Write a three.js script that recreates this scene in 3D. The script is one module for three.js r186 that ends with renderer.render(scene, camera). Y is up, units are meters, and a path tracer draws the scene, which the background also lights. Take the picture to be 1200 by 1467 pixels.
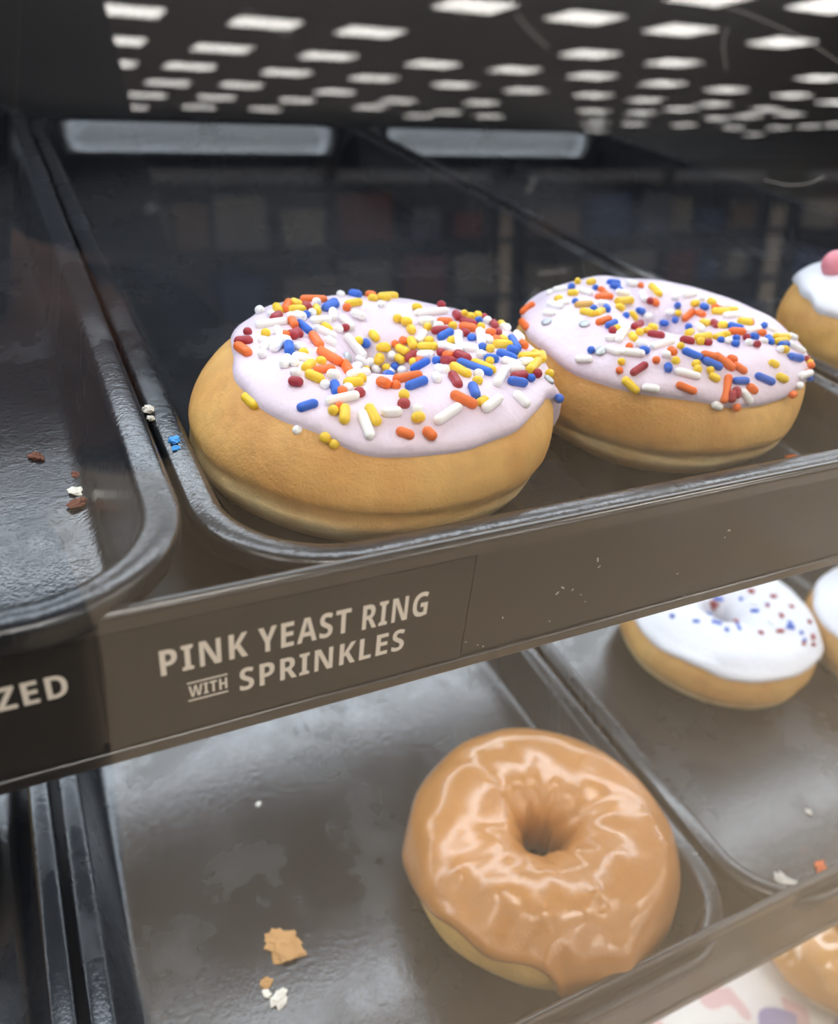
import * as THREE from 'three';
import { mergeGeometries, mergeVertices } from 'three/addons/utils/BufferGeometryUtils.js';
import { RoundedBoxGeometry } from 'three/addons/geometries/RoundedBoxGeometry.js';
import { FontLoader } from 'three/addons/loaders/FontLoader.js';
import { MarchingCubes } from 'three/addons/objects/MarchingCubes.js';
import { RectAreaLightUniformsLib } from 'three/addons/lights/RectAreaLightUniformsLib.js';

// ---------------------------------------------------------------- camera, exposure
// the eye is the origin; x runs along the shelves, y is up, z comes out of the case towards the shop
const W = 1200, H = 1467, FOCAL = 1170;
const rad = THREE.MathUtils.degToRad;
const scene = new THREE.Scene();
scene.background = new THREE.Color(0, 0, 0);
const camera = new THREE.PerspectiveCamera(2 * THREE.MathUtils.radToDeg(Math.atan(H / 2 / FOCAL)), W / H, 0.01, 200);
const PIT = rad(33.7), YAW = rad(29.0), ROL = rad(6.6);
const fwd = new THREE.Vector3(Math.sin(YAW) * Math.cos(PIT), -Math.sin(PIT), -Math.cos(YAW) * Math.cos(PIT));
const r0 = new THREE.Vector3(Math.cos(YAW), 0, Math.sin(YAW));
const u0 = new THREE.Vector3().crossVectors(r0, fwd);
const right = r0.clone().multiplyScalar(Math.cos(ROL)).addScaledVector(u0, Math.sin(ROL));
const upv = u0.clone().multiplyScalar(Math.cos(ROL)).addScaledVector(r0, -Math.sin(ROL));
camera.matrixAutoUpdate = true;
camera.quaternion.setFromRotationMatrix(new THREE.Matrix4().makeBasis(right, upv, fwd.clone().negate()));
camera.focus = 0.198;
camera.userData.fStop = 11;
camera.updateMatrixWorld(true);
const renderer = new THREE.WebGLRenderer({ antialias: true });
renderer.toneMapping = THREE.LinearToneMapping;
renderer.toneMappingExposure = 0.88;
renderer.shadowMap.enabled = true;
renderer.shadowMap.type = THREE.PCFSoftShadowMap;
RectAreaLightUniformsLib.init();

const SHOP_LAMP = 9.8;      // radiance of the shop's ceiling troffers

const FRONT_TUBE = 7.2, BACK_TUBE = 11;   // radiance of the tubes under the shelves
// a picture point as a direction; where it meets a level or an upright plane
const dirOf = (x, y) => fwd.clone().addScaledVector(right, (x - W / 2) / FOCAL).addScaledVector(upv, -(y - H / 2) / FOCAL).normalize();
const onLevel = (x, y, Y) => { const d = dirOf(x, y); return d.multiplyScalar(Y / d.y); };
const onUpright = (x, y, Z) => { const d = dirOf(x, y); return d.multiplyScalar(Z / d.z); };

// ---------------------------------------------------------------- tools
let seed = 7;
const rnd = () => { seed = (seed * 1664525 + 1013904223) >>> 0; return seed / 4294967296; };
const rr = (a, b) => a + (b - a) * rnd();
const used = {};
function numbered(n) { if (!(n in used)) { used[n] = 0; return n; } used[n]++; return n + '_' + String(used[n]).padStart(3, '0'); }
function shade(o) { o.castShadow = true; o.receiveShadow = true; return o; }
function thing(name, label, category, group, pos = [0, 0, 0]) {
  const o = new THREE.Group(); o.name = numbered(name); o.position.set(...pos);
  o.userData = { label, category }; if (group) o.userData.group = group;
  scene.add(o); return o;
}
function part(name, geo, mat, parent, label) {
  const m = shade(new THREE.Mesh(geo, mat)); m.name = name; if (label) m.userData.label = label; parent.add(m); return m;
}
function single(name, geo, mat, label, category, group) {
  const m = shade(new THREE.Mesh(geo, mat)); m.name = numbered(name); m.userData = { label, category }; if (group) m.userData.group = group;
  scene.add(m); return m;
}
function struct(name, geo, mat, label) {
  const m = shade(new THREE.Mesh(geo, mat)); m.name = numbered(name); m.userData = { kind: 'structure', label, category: name.split('_')[0] };
  scene.add(m); return m;
}
function box(x0, x1, y0, y1, z0, z1, r = 0) {
  const w = x1 - x0, h = y1 - y0, d = z1 - z0;
  const g = r > 0 ? new RoundedBoxGeometry(w, h, d, 2, r) : new THREE.BoxGeometry(w, h, d);
  g.translate((x0 + x1) / 2, (y0 + y1) / 2, (z0 + z1) / 2); return g;
}
// smooth value noise
const hash = (i, j, k) => { let n = (i * 374761393 + j * 668265263 + k * 2147483647) | 0; n = Math.imul(n ^ (n >>> 13), 1274126177); n ^= n >>> 16; return (n >>> 0) / 4294967296; };
const sm = t => t * t * (3 - 2 * t);
function noise3(x, y, z) {
  const i = Math.floor(x), j = Math.floor(y), k = Math.floor(z), a = sm(x - i), b = sm(y - j), c = sm(z - k);
  let s = 0;
  for (let p = 0; p < 2; p++) for (let q = 0; q < 2; q++) for (let r = 0; r < 2; r++)
    s += hash(i + p, j + q, k + r) * (p ? a : 1 - a) * (q ? b : 1 - b) * (r ? c : 1 - c);
  return s * 2 - 1;
}
const ring = (th, f, o) => noise3(Math.cos(th) * f + o * 3.7 + 50, Math.sin(th) * f + o * 1.3 + 50, o * 7.1);
// tileable noise texture; fn(u, v, tile) -> 0..1 or [r, g, b]
function tnoise(u, v, f, o) {
  const x = u * f, y = v * f, i = Math.floor(x), j = Math.floor(y), a = sm(x - i), b = sm(y - j), m = n => ((n % f) + f) % f;
  return (hash(m(i), m(j), o) * (1 - a) + hash(m(i + 1), m(j), o) * a) * (1 - b) + (hash(m(i), m(j + 1), o) * (1 - a) + hash(m(i + 1), m(j + 1), o) * a) * b;
}
function texture(n, fn, color, rep = 1) {
  const d = new Uint8Array(n * n * 4);
  for (let y = 0; y < n; y++) for (let x = 0; x < n; x++) {
    const c = fn(x / n, y / n), k = (y * n + x) * 4;
    for (let q = 0; q < 3; q++) d[k + q] = Math.max(0, Math.min(255, 255 * (Array.isArray(c) ? c[q] : c)));
    d[k + 3] = 255;
  }
  const t = new THREE.DataTexture(d, n, n); t.wrapS = t.wrapT = THREE.RepeatWrapping; t.magFilter = THREE.LinearFilter; t.minFilter = THREE.LinearMipmapLinearFilter;
  t.generateMipmaps = true; if (color) t.colorSpace = THREE.SRGBColorSpace; t.repeat.set(rep, rep); t.needsUpdate = true; return t;
}
const fract = (u, v, o) => 0.5 * tnoise(u, v, 8, o) + 0.3 * tnoise(u, v, 24, o + 1) + 0.2 * tnoise(u, v, 64, o + 2);
// uv in metres: a texture with repeat 1/s spans s metres
function surface(nu, nv, fn, uvf) {          // fn(s, t) -> Vector3, s and t in 0..1, with finite-difference normals
  const P = [], N = [], U = [], I = [], e = 1e-3;
  const a = new THREE.Vector3(), b = new THREE.Vector3();
  for (let j = 0; j <= nv; j++) for (let i = 0; i <= nu; i++) {
    const s = i / nu, t = j / nv, p = fn(s, t);
    const t0 = Math.max(0, t - e), t1 = Math.min(1, t + e);
    a.subVectors(fn(s + e, t), fn(s - e, t)); b.subVectors(fn(s, t1), fn(s, t0));
    const n = new THREE.Vector3().crossVectors(b, a).normalize();
    P.push(p.x, p.y, p.z); N.push(n.x, n.y, n.z); const uv = uvf ? uvf(s, t, p) : [s, t]; U.push(...uv);
  }
  for (let j = 0; j < nv; j++) for (let i = 0; i < nu; i++) {
    const k = j * (nu + 1) + i; I.push(k, k + nu + 1, k + 1, k + 1, k + nu + 1, k + nu + 2);
  }
  const g = new THREE.BufferGeometry();
  g.setAttribute('position', new THREE.Float32BufferAttribute(P, 3)); g.setAttribute('normal', new THREE.Float32BufferAttribute(N, 3)); g.setAttribute('uv', new THREE.Float32BufferAttribute(U, 2)); g.setIndex(I);
  return g;
}

// ---------------------------------------------------------------- materials
const grainTex = texture(512, (u, v) => 0.35 * tnoise(u, v, 40, 3) + 0.4 * tnoise(u, v, 110, 4) + 0.25 * tnoise(u, v, 250, 5), false, 1 / 0.06);
const softTex = texture(256, (u, v) => fract(u, v, 11), false, 1 / 0.05);
const doughTex = texture(512, (u, v) => 0.5 * tnoise(u, v, 30, 21) + 0.3 * tnoise(u, v, 90, 22) + 0.2 * tnoise(u, v, 220, 23), false, 1 / 0.05);
const wearTex = texture(512, (u, v) => { const n = fract(u, v, 31), m = tnoise(u, v, 6, 37); const k = Math.max(0, Math.min(1, (n - 0.38) * 3)) * Math.max(0, Math.min(1, (m - 0.3) * 2)); return 0.33 + 0.14 * n + 0.26 * k; }, false, 1 / 0.16);
const M = {};
const std = o => new THREE.MeshStandardMaterial(o), phy = o => new THREE.MeshPhysicalMaterial(o);
const lin = (r, g, b) => new THREE.Color().setRGB(r, g, b);
M.tray = phy({ color: lin(0.014, 0.015, 0.018), metalness: 0, roughness: 0.54, ior: 1.7, roughnessMap: wearTex, bumpMap: grainTex, bumpScale: 0.00008 });
M.shelf = phy({ color: lin(0.035, 0.03, 0.027), roughness: 0.35 });
M.strip = phy({ color: lin(0.02, 0.017, 0.015), roughness: 0.28, clearcoat: 1, clearcoatRoughness: 0.08 });
M.label = phy({ color: lin(0.014, 0.0115, 0.010), roughness: 0.45, clearcoat: 0.5, clearcoatRoughness: 0.06 });
M.letter = phy({ color: lin(0.8, 0.735, 0.64), roughness: 0.5, clearcoat: 0.6, clearcoatRoughness: 0.1 });
M.back = phy({ color: lin(0.02, 0.02, 0.022), roughness: 0.3 });
M.ledge = phy({ color: lin(0.16, 0.18, 0.2), roughness: 0.35, metalness: 0.4 });
M.glass = phy({ color: 0xffffff, transmission: 1, roughness: 0.0, thickness: 0, ior: 1.5 });
M.scratch = phy({ color: lin(0.7, 0.7, 0.7), roughness: 0.4, transparent: true, opacity: 0.35 });
M.scuff = std({ color: lin(0.4, 0.37, 0.33), roughness: 0.8 });
M.metal = phy({ color: lin(0.35, 0.35, 0.36), metalness: 0.8, roughness: 0.35 });
M.shopLamp = std({ color: 0xffffff, emissive: lin(1, 0.97, 0.92), emissiveIntensity: SHOP_LAMP * 0.5 });
M.dough = std({ vertexColors: true, color: 0xffffff, roughness: 0.55, bumpMap: doughTex, bumpScale: 0.0002 });
M.pinkIcing = phy({ color: lin(0.75, 0.635, 0.735), roughness: 0.36, bumpMap: softTex, bumpScale: 0.00035, sheen: 0.2 });
M.whiteIcing = phy({ color: lin(0.82, 0.81, 0.84), roughness: 0.36, bumpMap: softTex, bumpScale: 0.00035 });
M.maple = phy({ color: lin(0.48, 0.205, 0.05), roughness: 0.36, bumpMap: grainTex, bumpScale: 0.00011, clearcoat: 1, clearcoatRoughness: 0.2 });
M.glaze = phy({ color: lin(0.55, 0.27, 0.08), roughness: 0.2, clearcoat: 1, clearcoatRoughness: 0.05 });
const SC = { y: [0.90, 0.60, 0.03], o: [0.88, 0.17, 0.025], b: [0.02, 0.13, 0.62], r: [0.37, 0.022, 0.035], w: [0.93, 0.925, 0.91], t: [0.72, 0.42, 0.10] };
for (const k in SC) M['spr_' + k] = phy({ color: lin(...SC[k]), roughness: 0.38 });
M.silver = phy({ color: lin(0.5, 0.53, 0.56), metalness: 0.7, roughness: 0.35 });
M.crumb = std({ color: lin(0.16, 0.055, 0.03), roughness: 0.8 });
M.tan = std({ color: lin(0.5, 0.27, 0.1), roughness: 0.8 });
M.pale = std({ color: lin(0.78, 0.74, 0.66), roughness: 0.7 });
M.blueBit = std({ color: lin(0.06, 0.36, 0.85), roughness: 0.5 });
M.pinkBall = phy({ color: lin(0.85, 0.28, 0.32), roughness: 0.4 });
M.cloth = std({ color: lin(0.012, 0.012, 0.014), roughness: 0.9 });
M.skin = std({ color: lin(0.42, 0.22, 0.15), roughness: 0.55 });
M.floor = phy({ color: lin(0.44, 0.345, 0.24), roughness: 0.45 });
M.ceiling = std({ color: lin(0.27, 0.26, 0.245), roughness: 0.9 });
M.wall = std({ color: lin(0.3, 0.28, 0.27), roughness: 0.9 });

// ---------------------------------------------------------------- the shop behind the eye (mirrored by the pane)
const FLOOR = -1.25, CEIL = 2.55, PT = rad(6.6);
const paneN = new THREE.Vector3(0, Math.sin(PT), Math.cos(PT)), paneP = new THREE.Vector3(0, -0.30, -0.064);
const RX0 = -12, RX1 = 44, RZ0 = -1.6, RZ1 = 52;
struct('floor', box(RX0, RX1, FLOOR - 0.1, FLOOR, RZ0, RZ1), M.floor, 'tan shop floor reaching out from the doughnut case');
struct('ceiling', box(RX0, RX1, CEIL, CEIL + 0.1, RZ0, RZ1), M.ceiling, 'flat dim shop ceiling carrying rows of light panels');
struct('wall_left', box(RX0 - 0.1, RX0, FLOOR, CEIL, RZ0, RZ1), M.wall, 'plain grey shop wall on the left side');
struct('wall_right', box(RX1, RX1 + 0.1, FLOOR, CEIL, RZ0, RZ1), M.wall, 'plain grey shop wall on the right side');
struct('wall_far', box(RX0, RX1, FLOOR, CEIL, RZ1, RZ1 + 0.1), M.wall, 'plain grey shop wall at the far end');
struct('wall_near', box(RX0, RX1, FLOOR, CEIL, RZ0 - 0.1, RZ0), M.wall, 'plain grey shop wall behind the doughnut case');
// troffers: picture points of their mirror images, carried onto the ceiling, and the rows above the case that go on from them
function mirrored(px, py) {
  const d = dirOf(px, py), p = d.clone().multiplyScalar(paneN.dot(paneP) / paneN.dot(d));
  const q = d.clone().addScaledVector(paneN, -2 * d.dot(paneN));
  return p.addScaledVector(q, (CEIL - p.y) / q.y);
}
const seen = [[180, 12], [162, 55], [157, 88], [380, 30], [318, 67], [272, 93], [240, 117], [210, 135], [188, 152], [530, 43], [470, 78], [410, 102], [345, 120], [310, 138], [285, 152], [535, 110], [480, 130], [425, 142], [380, 155], [680, 5], [620, 90], [650, 120], [738, 98], [752, 128], [570, 143], [530, 152], [690, 146], [700, 165], [838, 22], [845, 75], [848, 107], [850, 135], [851, 158], [852, 174], [853, 186], [975, 40], [965, 88], [950, 118], [925, 142], [918, 160], [908, 176], [1120, 58], [1040, 127], [1022, 148], [975, 155], [980, 178], [1028, 168], [1175, 110], [1135, 135], [1130, 162], [1098, 155], [1070, 165], [1050, 182], [1160, 180], [1195, 145], [1190, 5], [1198, 178], [1115, 182], [1080, 192], [640, 160], [600, 165]];
const spots = seen.map(([x, y]) => { const p = mirrored(x, y); return [p.x, p.z]; });
for (let i = -4; i < 5; i++) for (let j = 0; j < 4; j++) spots.push([i * 2.4 + 0.2 + j * 0.1, 0.9 + j * 3.25]);
const troffer = new THREE.Group();
part('housing', box(-0.6, 0.6, -0.03, -0.002, -0.46, 0.46), M.metal, troffer);
part('diffuser', box(-0.55, 0.55, -0.036, -0.03, -0.41, 0.41), M.shopLamp, troffer);
spots.forEach(([x, z], i) => {
  if (x < RX0 + 1 || x > RX1 - 1 || z > RZ1 - 1) return;
  const t = troffer.clone(); t.name = numbered('ceiling_light'); scene.add(t); t.position.set(x, CEIL, z); t.rotation.y = rad(-2.5);
  t.userData = { label: 'white rectangular light panel in the dim shop ceiling', category: 'light', group: 'light panels in the shop ceiling' };
  const l = new THREE.RectAreaLight(lin(1, 0.97, 0.92), SHOP_LAMP, 1.1, 0.82); l.name = 'panel_light'; l.position.set(0, -0.038, 0); l.rotation.x = -Math.PI / 2; l.castShadow = true; t.add(l);
});

// shelving rows and their goods across the aisle
{
  const goods = [[0.14, 0.2, 0.42], [0.5, 0.48, 0.48], [0.36, 0.13, 0.1], [0.6, 0.57, 0.52], [0.12, 0.15, 0.26], [0.36, 0.27, 0.2], [0.28, 0.32, 0.42]].map(c => std({ color: lin(...c), roughness: 0.7 }));
  const tones = ['mid blue', 'light grey', 'dull red', 'cream', 'dark navy', 'brown', 'slate blue']; let gi = 0;
  const frame = std({ color: lin(0.07, 0.065, 0.06), roughness: 0.6 }), pegs = std({ color: lin(0.5, 0.5, 0.54), roughness: 0.8 });
  for (let k = 0; k < 9; k++) {
    const x = 0.55 + k * 1.25, z = 4.3 + (k % 2) * 0.25;
    const g = thing('gondola_shelf', 'waist-high dark shop shelving unit mirrored dimly in the pane', 'shelving', 'shelving units across the aisle', [x, FLOOR, z]);
    part('back_panel', box(0, 1.2, 0.1, 1.3, 0.3, 0.33), pegs, g); part('base', box(0, 1.2, 0, 0.14, 0, 0.3), frame, g);
    part('upright', box(-0.025, 0.02, 0, 1.34, 0.24, 0.34), frame, g); part('upright', box(1.18, 1.225, 0, 1.34, 0.24, 0.34), frame, g);
    for (const y of [0.5, 0.86, 1.2]) part('shelf_board', box(0, 1.2, y, y + 0.03, 0.02, 0.3), frame, g);
    for (const y of [0.14, 0.53, 0.89]) {
      let px = 0.04;
      while (px < 0.95) { const w = rr(0.16, 0.36), h = rr(0.16, 0.29); single('product_box', box(x + px, x + Math.min(px + w, 1.15), FLOOR + y, FLOOR + y + h, z + 0.06, z + 0.27, 0.008), goods[gi = Math.floor(rnd() * goods.length)], tones[gi] + ' carton standing on the dim shop shelving', 'box', 'cartons on the shop shelving'); px += w + rr(0.02, 0.14); }
    }
  }
}
// cabinet that carries the case
single('case_base', box(-0.56, 1.06, FLOOR, -0.50, -0.63, -0.06, 0.01), M.shelf, 'black cabinet standing under the doughnut case', 'cabinet');
// the person with the phone: one skin laid over joints
{
  const V = (x, y, z) => new THREE.Vector3(x, y, z);
  const bones = [], bone = (a, ra, b, rb, c) => bones.push({ a, ra, b, rb, c });
  const OX = -0.168, OZ = 0.44;
  const neck = V(OX, 0.20, OZ), chest = V(OX, 0.05, OZ), belly = V(OX, -0.16, OZ), hip = V(OX, -0.34, OZ);
  const sR = V(OX + 0.176, 0.125, OZ - 0.01), eR = V(OX + 0.215, -0.13, OZ - 0.12), wR = V(0.035, -0.085, 0.125), sL = V(OX - 0.165, 0.12, OZ), eL = V(OX - 0.22, -0.14, OZ), wL = V(OX - 0.2, -0.36, OZ - 0.06);
  bone(chest, 0.12, belly, 0.115, 0); bone(belly, 0.115, hip, 0.13, 0);
  bone(V(OX - 0.1, 0.09, OZ), 0.09, V(OX + 0.1, 0.09, OZ), 0.09, 0); bone(V(OX - 0.09, -0.02, OZ), 0.1, V(OX + 0.09, -0.02, OZ), 0.1, 0); bone(V(OX - 0.07, -0.3, OZ), 0.1, V(OX + 0.07, -0.3, OZ), 0.1, 0);
  bone(chest, 0.07, neck, 0.055, 0); bone(neck, 0.055, V(OX + 0.01, 0.26, OZ - 0.02), 0.05, 1);
  bone(sR, 0.068, eR, 0.05, 0); bone(eR, 0.05, wR, 0.034, 0); bone(sL, 0.068, eL, 0.05, 0); bone(eL, 0.05, wL, 0.034, 0); bone(wL, 0.03, V(OX - 0.19, -0.47, OZ - 0.08), 0.03, 1);
  for (const s of [-1, 1]) { const h = V(OX + s * 0.085, -0.38, OZ), k = V(OX + s * 0.095, -0.78, OZ - 0.02), a = V(OX + s * 0.1, -1.16, OZ + 0.02); bone(h, 0.1, k, 0.065, 2); bone(k, 0.065, a, 0.048, 2); bone(V(OX + s * 0.1, -1.205, OZ + 0.03), 0.045, V(OX + s * 0.12, -1.215, OZ - 0.16), 0.035, 3); }
  const hd = V(OX + 0.015, 0.345, OZ - 0.035);
  bone(V(hd.x, hd.y + 0.035, hd.z + 0.02), 0.088, V(hd.x, hd.y - 0.03, hd.z - 0.01), 0.074, 1); bone(V(hd.x, hd.y - 0.06, hd.z - 0.03), 0.05, V(hd.x, hd.y - 0.08, hd.z - 0.05), 0.036, 1);
  bone(V(hd.x + 0.004, hd.y, hd.z - 0.085), 0.011, V(hd.x + 0.004, hd.y - 0.035, hd.z - 0.098), 0.015, 1);
  for (const s of [-1, 1]) bone(V(hd.x + s * 0.08, hd.y + 0.01, hd.z + 0.02), 0.014, V(hd.x + s * 0.078, hd.y - 0.03, hd.z + 0.015), 0.011, 1);
  // right hand round the lower edge of the phone, in the phone's own axes
  const ph = (r, u, f) => new THREE.Vector3().addScaledVector(right, r).addScaledVector(upv, u).addScaledVector(fwd, f);
  const palm = ph(0.012, -0.115, -0.035); bone(wR, 0.03, palm, 0.028, 1); bone(palm, 0.024, ph(0.018, -0.085, -0.034), 0.02, 1);
  for (let k = 0; k < 4; k++) { const u = -0.075 - k * 0.019, l = [1, 1.08, 1, 0.85][k]; const a = ph(0.024, u - 0.008, -0.034), b = ph(0.032, u, -0.014), c = ph(0.026 - 0.008 * l, u + 0.002, 0.007); bone(a, 0.0105, b, 0.0095, 1); bone(b, 0.0095, c, 0.0085, 1); bone(c, 0.0085, ph(0.02 - 0.02 * l, u + 0.003, 0.0085), 0.0075, 1); }
  bone(palm, 0.013, ph(-0.012, -0.09, -0.034), 0.011, 1); bone(ph(-0.012, -0.09, -0.034), 0.011, ph(-0.02, -0.062, -0.03), 0.009, 1);
  const cone = (p, k) => { const ab = k.b.clone().sub(k.a), t = Math.max(0, Math.min(1, p.clone().sub(k.a).dot(ab) / ab.lengthSq())); return p.distanceTo(k.a.clone().addScaledVector(ab, t)) - (k.ra + (k.rb - k.ra) * t); };
  const p = new THREE.Vector3();
  function mesh(lo, hi, res, use, blend) {
    const mc = new MarchingCubes(res, new THREE.MeshBasicMaterial(), false, false, 400000), c = lo.clone().add(hi).multiplyScalar(0.5), h = hi.clone().sub(lo).multiplyScalar(0.5);
    mc.isolation = 0; const half = res / 2, F = mc.field;
    for (let z = 0; z < res; z++) for (let y = 0; y < res; y++) for (let x = 0; x < res; x++) {
      p.set(c.x + (x - half) / half * h.x, c.y + (y - half) / half * h.y, c.z + (z - half) / half * h.z);
      let e = 0, near = 1e9; for (const k of use) { const d = cone(p, k); near = Math.min(near, d); if (d < 0.15) e += Math.exp(-d / blend); }
      F[z * res * res + y * res + x] = e > 0 ? Math.max(-1, blend * Math.log(e)) : -near;
    }
    mc.update();
    const n = mc.count, P = new Float32Array(n * 3);
    for (let i = 0; i < n; i++) { P[3 * i] = c.x + mc.positionArray[3 * i] * h.x; P[3 * i + 1] = c.y + mc.positionArray[3 * i + 1] * h.y; P[3 * i + 2] = c.z + mc.positionArray[3 * i + 2] * h.z; }
    let g = new THREE.BufferGeometry(); g.setAttribute('position', new THREE.BufferAttribute(P, 3)); g = mergeVertices(g, 1e-5); g.computeVertexNormals();
    return g;
  }
  const inHand = k => k.a.z < 0.1 || k.b.z < 0.1;
  const body = mesh(V(-0.46, -1.27, 0.1), V(0.16, 0.5, 0.62), 84, bones.filter(k => !inHand(k) || k.a === wR), 0.012);
  const hand = mesh(V(-0.06, -0.2, -0.02), V(0.1, -0.01, 0.13), 60, bones.filter(k => inHand(k) || k.b === wR), 0.0035);
  const geo = mergeGeometries([body, hand]), ps = geo.attributes.position, C = [], tone = [[0.012, 0.012, 0.014], [0.42, 0.22, 0.15], [0.014, 0.016, 0.025], [0.02, 0.02, 0.02]];
  for (let i = 0; i < ps.count; i++) { p.fromBufferAttribute(ps, i); let best = null, bd = 1e9; for (const k of bones) { const d = cone(p, k); if (d < bd) { bd = d; best = k; } } let c = tone[best.c]; if (best.c === 1 && p.y > 0.3 && (p.y > 0.41 || p.z > OZ - 0.02)) c = [0.02, 0.014, 0.01]; C.push(...c); }
  geo.setAttribute('color', new THREE.Float32BufferAttribute(C, 3));
  single('person', geo, std({ vertexColors: true, roughness: 0.85 }), 'person in black clothes holding a phone up to the case pane', 'person');
  // the phone, its lens at the eye
  const g = thing('phone', 'black phone held up to the case by the person in black', 'phone', null);
  g.quaternion.copy(camera.quaternion); g.position.copy(ph(-0.022, -0.052, -0.0075));
  part('phone_body', new RoundedBoxGeometry(0.072, 0.146, 0.008, 3, 0.0035), phy({ color: lin(0.012, 0.012, 0.013), roughness: 0.3 }), g);
}

// ---------------------------------------------------------------- the case
const CX0 = -0.55, CX1 = 1.05;
const LEVELS = [ // floor of the trays, front of the price strip, lean of the strip
  { y: -0.1228, z: -0.1125, lean: 0 }, { y: -0.2901, z: -0.0775, lean: rad(8) }, { y: -0.4570, z: -0.052, lean: rad(8) }, { y: 0.0445, z: -0.148, lean: 0 }];
const BACK = -0.625;
struct('wall_case_back', box(CX0, CX1, -0.62, 0.18, BACK - 0.01, BACK), M.back, 'black back panel of the doughnut case');
for (const [n, x] of [['wall_case_left', CX0 - 0.01], ['wall_case_right', CX1]]) struct(n, box(x, x + 0.01, -0.62, 0.18, BACK, -0.17), M.back, 'black end panel of the doughnut case');
const names = ['upper shelf carrying the pink iced doughnuts', 'middle shelf carrying the maple doughnut', 'bottom shelf carrying the patterned paper', 'top shelf above the pink iced doughnuts'];
LEVELS.forEach((L, i) => {
  const s = single('display_shelf', box(CX0, CX1, L.y - 0.0085, L.y - 0.0025, BACK, L.z - 0.004), M.shelf, 'black ' + names[i] + ' in the case', 'shelf');
  s.position.y = 0;
  // price strip: channel with rolled lips top and bottom
  const g = thing('price_strip', ['black price strip lettered for pink yeast rings, along the shelf edge', 'black price strip below the maple doughnut tray', 'black price strip along the bottom shelf edge', 'black price strip along the top shelf edge'][i], 'price strip', null, [0, L.y - 0.0085, L.z]);
  g.rotation.x = -L.lean;
  const len = CX1 - CX0, mid = (CX0 + CX1) / 2;
  part('channel', box(CX0, CX1, 0.0015, 0.034, -0.0032, -0.0008), M.strip, g);
  const lip = new THREE.CylinderGeometry(0.0016, 0.0016, len, 10); lip.rotateZ(Math.PI / 2);
  const top = lip.clone(); top.translate(mid, 0.0344, -0.0016); part('upper_lip', mergeGeometries([top, box(CX0, CX1, 0.0318, 0.0344, -0.0012, 0.0)]), M.strip, g);
  part('lower_lip', box(CX0, CX1, 0.0, 0.0032, -0.0032, 0.0009, 0.0006), M.strip, g);
  L.strip = g;
});
// lamps under the shelves
const tubes = [];
for (const [k, where] of [[3, 'the top shelf, over the pink doughnuts'], [0, 'the upper shelf, over the maple doughnut'], [1, 'the middle shelf, over the printed paper']]) {
  tubes.push([LEVELS[k].y - 0.0085, LEVELS[k].z - 0.072, 0.013, FRONT_TUBE, 'slim white tube just behind the edge of ' + where]);
  tubes.push([LEVELS[k].y - 0.0085, LEVELS[k].z - (k === 3 ? 0.220 : 0.257), 0.016, BACK_TUBE, 'white tube deep under ' + where]);
}
for (const [y, z, half, power, lab] of tubes) {
  const g = thing('shelf_lamp', lab, 'lamp', null, [0, y, z]);
  part('lamp_housing', box(CX0 + 0.05, CX1 - 0.05, -0.006, 0, -half - 0.004, half + 0.004), M.metal, g);
  part('lamp_diffuser', box(CX0 + 0.06, CX1 - 0.06, -0.008, -0.006, -half, half), std({ color: 0xffffff, emissive: lin(0.8, 0.9, 1), emissiveIntensity: power * 0.5 }), g);
  const l = new THREE.RectAreaLight(lin(0.8, 0.9, 1), power, CX1 - CX0 - 0.12, half * 2); l.name = 'tube_light'; l.position.set((CX0 + CX1) / 2, -0.0085, 0); l.rotation.x = -Math.PI / 2; l.castShadow = true; g.add(l);
}
// the pane
{
  const g = thing('case_window', 'clear scratched acrylic pane leaning over the front of the doughnut case', 'window', null, [0, paneP.y, paneP.z]);
  g.rotation.x = -PT; g.userData.kind = 'structure';
  part('pane', box(CX0, CX1, -0.32, 0.52, -0.004, 0), M.glass, g);
  g.updateMatrixWorld(true);
  const marks = [[[960, -10], [1030, 6], [1090, 28], [1150, 55], [1210, 95]], [[1095, 258], [1130, 265], [1160, 262], [1182, 252]], [[210, 303], [222, 293]], [[755, 275], [763, 262], [766, 252]], [[770, 392], [810, 388]], [[895, 388], [935, 396]], [[757, 430], [772, 414]], [[640, 2], [655, 14], [670, 24]], [[740, 20], [760, 45], [785, 68]], [[1040, 100], [1036, 60], [1042, 40]], [[350, 16], [390, 36], [415, 52]], [[985, 330], [987, 331]], [[1050, 288], [1052, 289]], [[1075, 352], [1077, 354]], [[770, 515], [780, 505]]];
  for (const m of marks) {
    const pts = m.map(([x, y]) => { const d = dirOf(x, y); const q = d.multiplyScalar(paneN.dot(paneP) / paneN.dot(d)); return g.worldToLocal(q).setZ(0.00002); });
    const c = new THREE.CatmullRomCurve3(pts);
    part('scratch', new THREE.TubeGeometry(c, 8, 0.00007, 3), M.scratch, g);
  }
}

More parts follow.
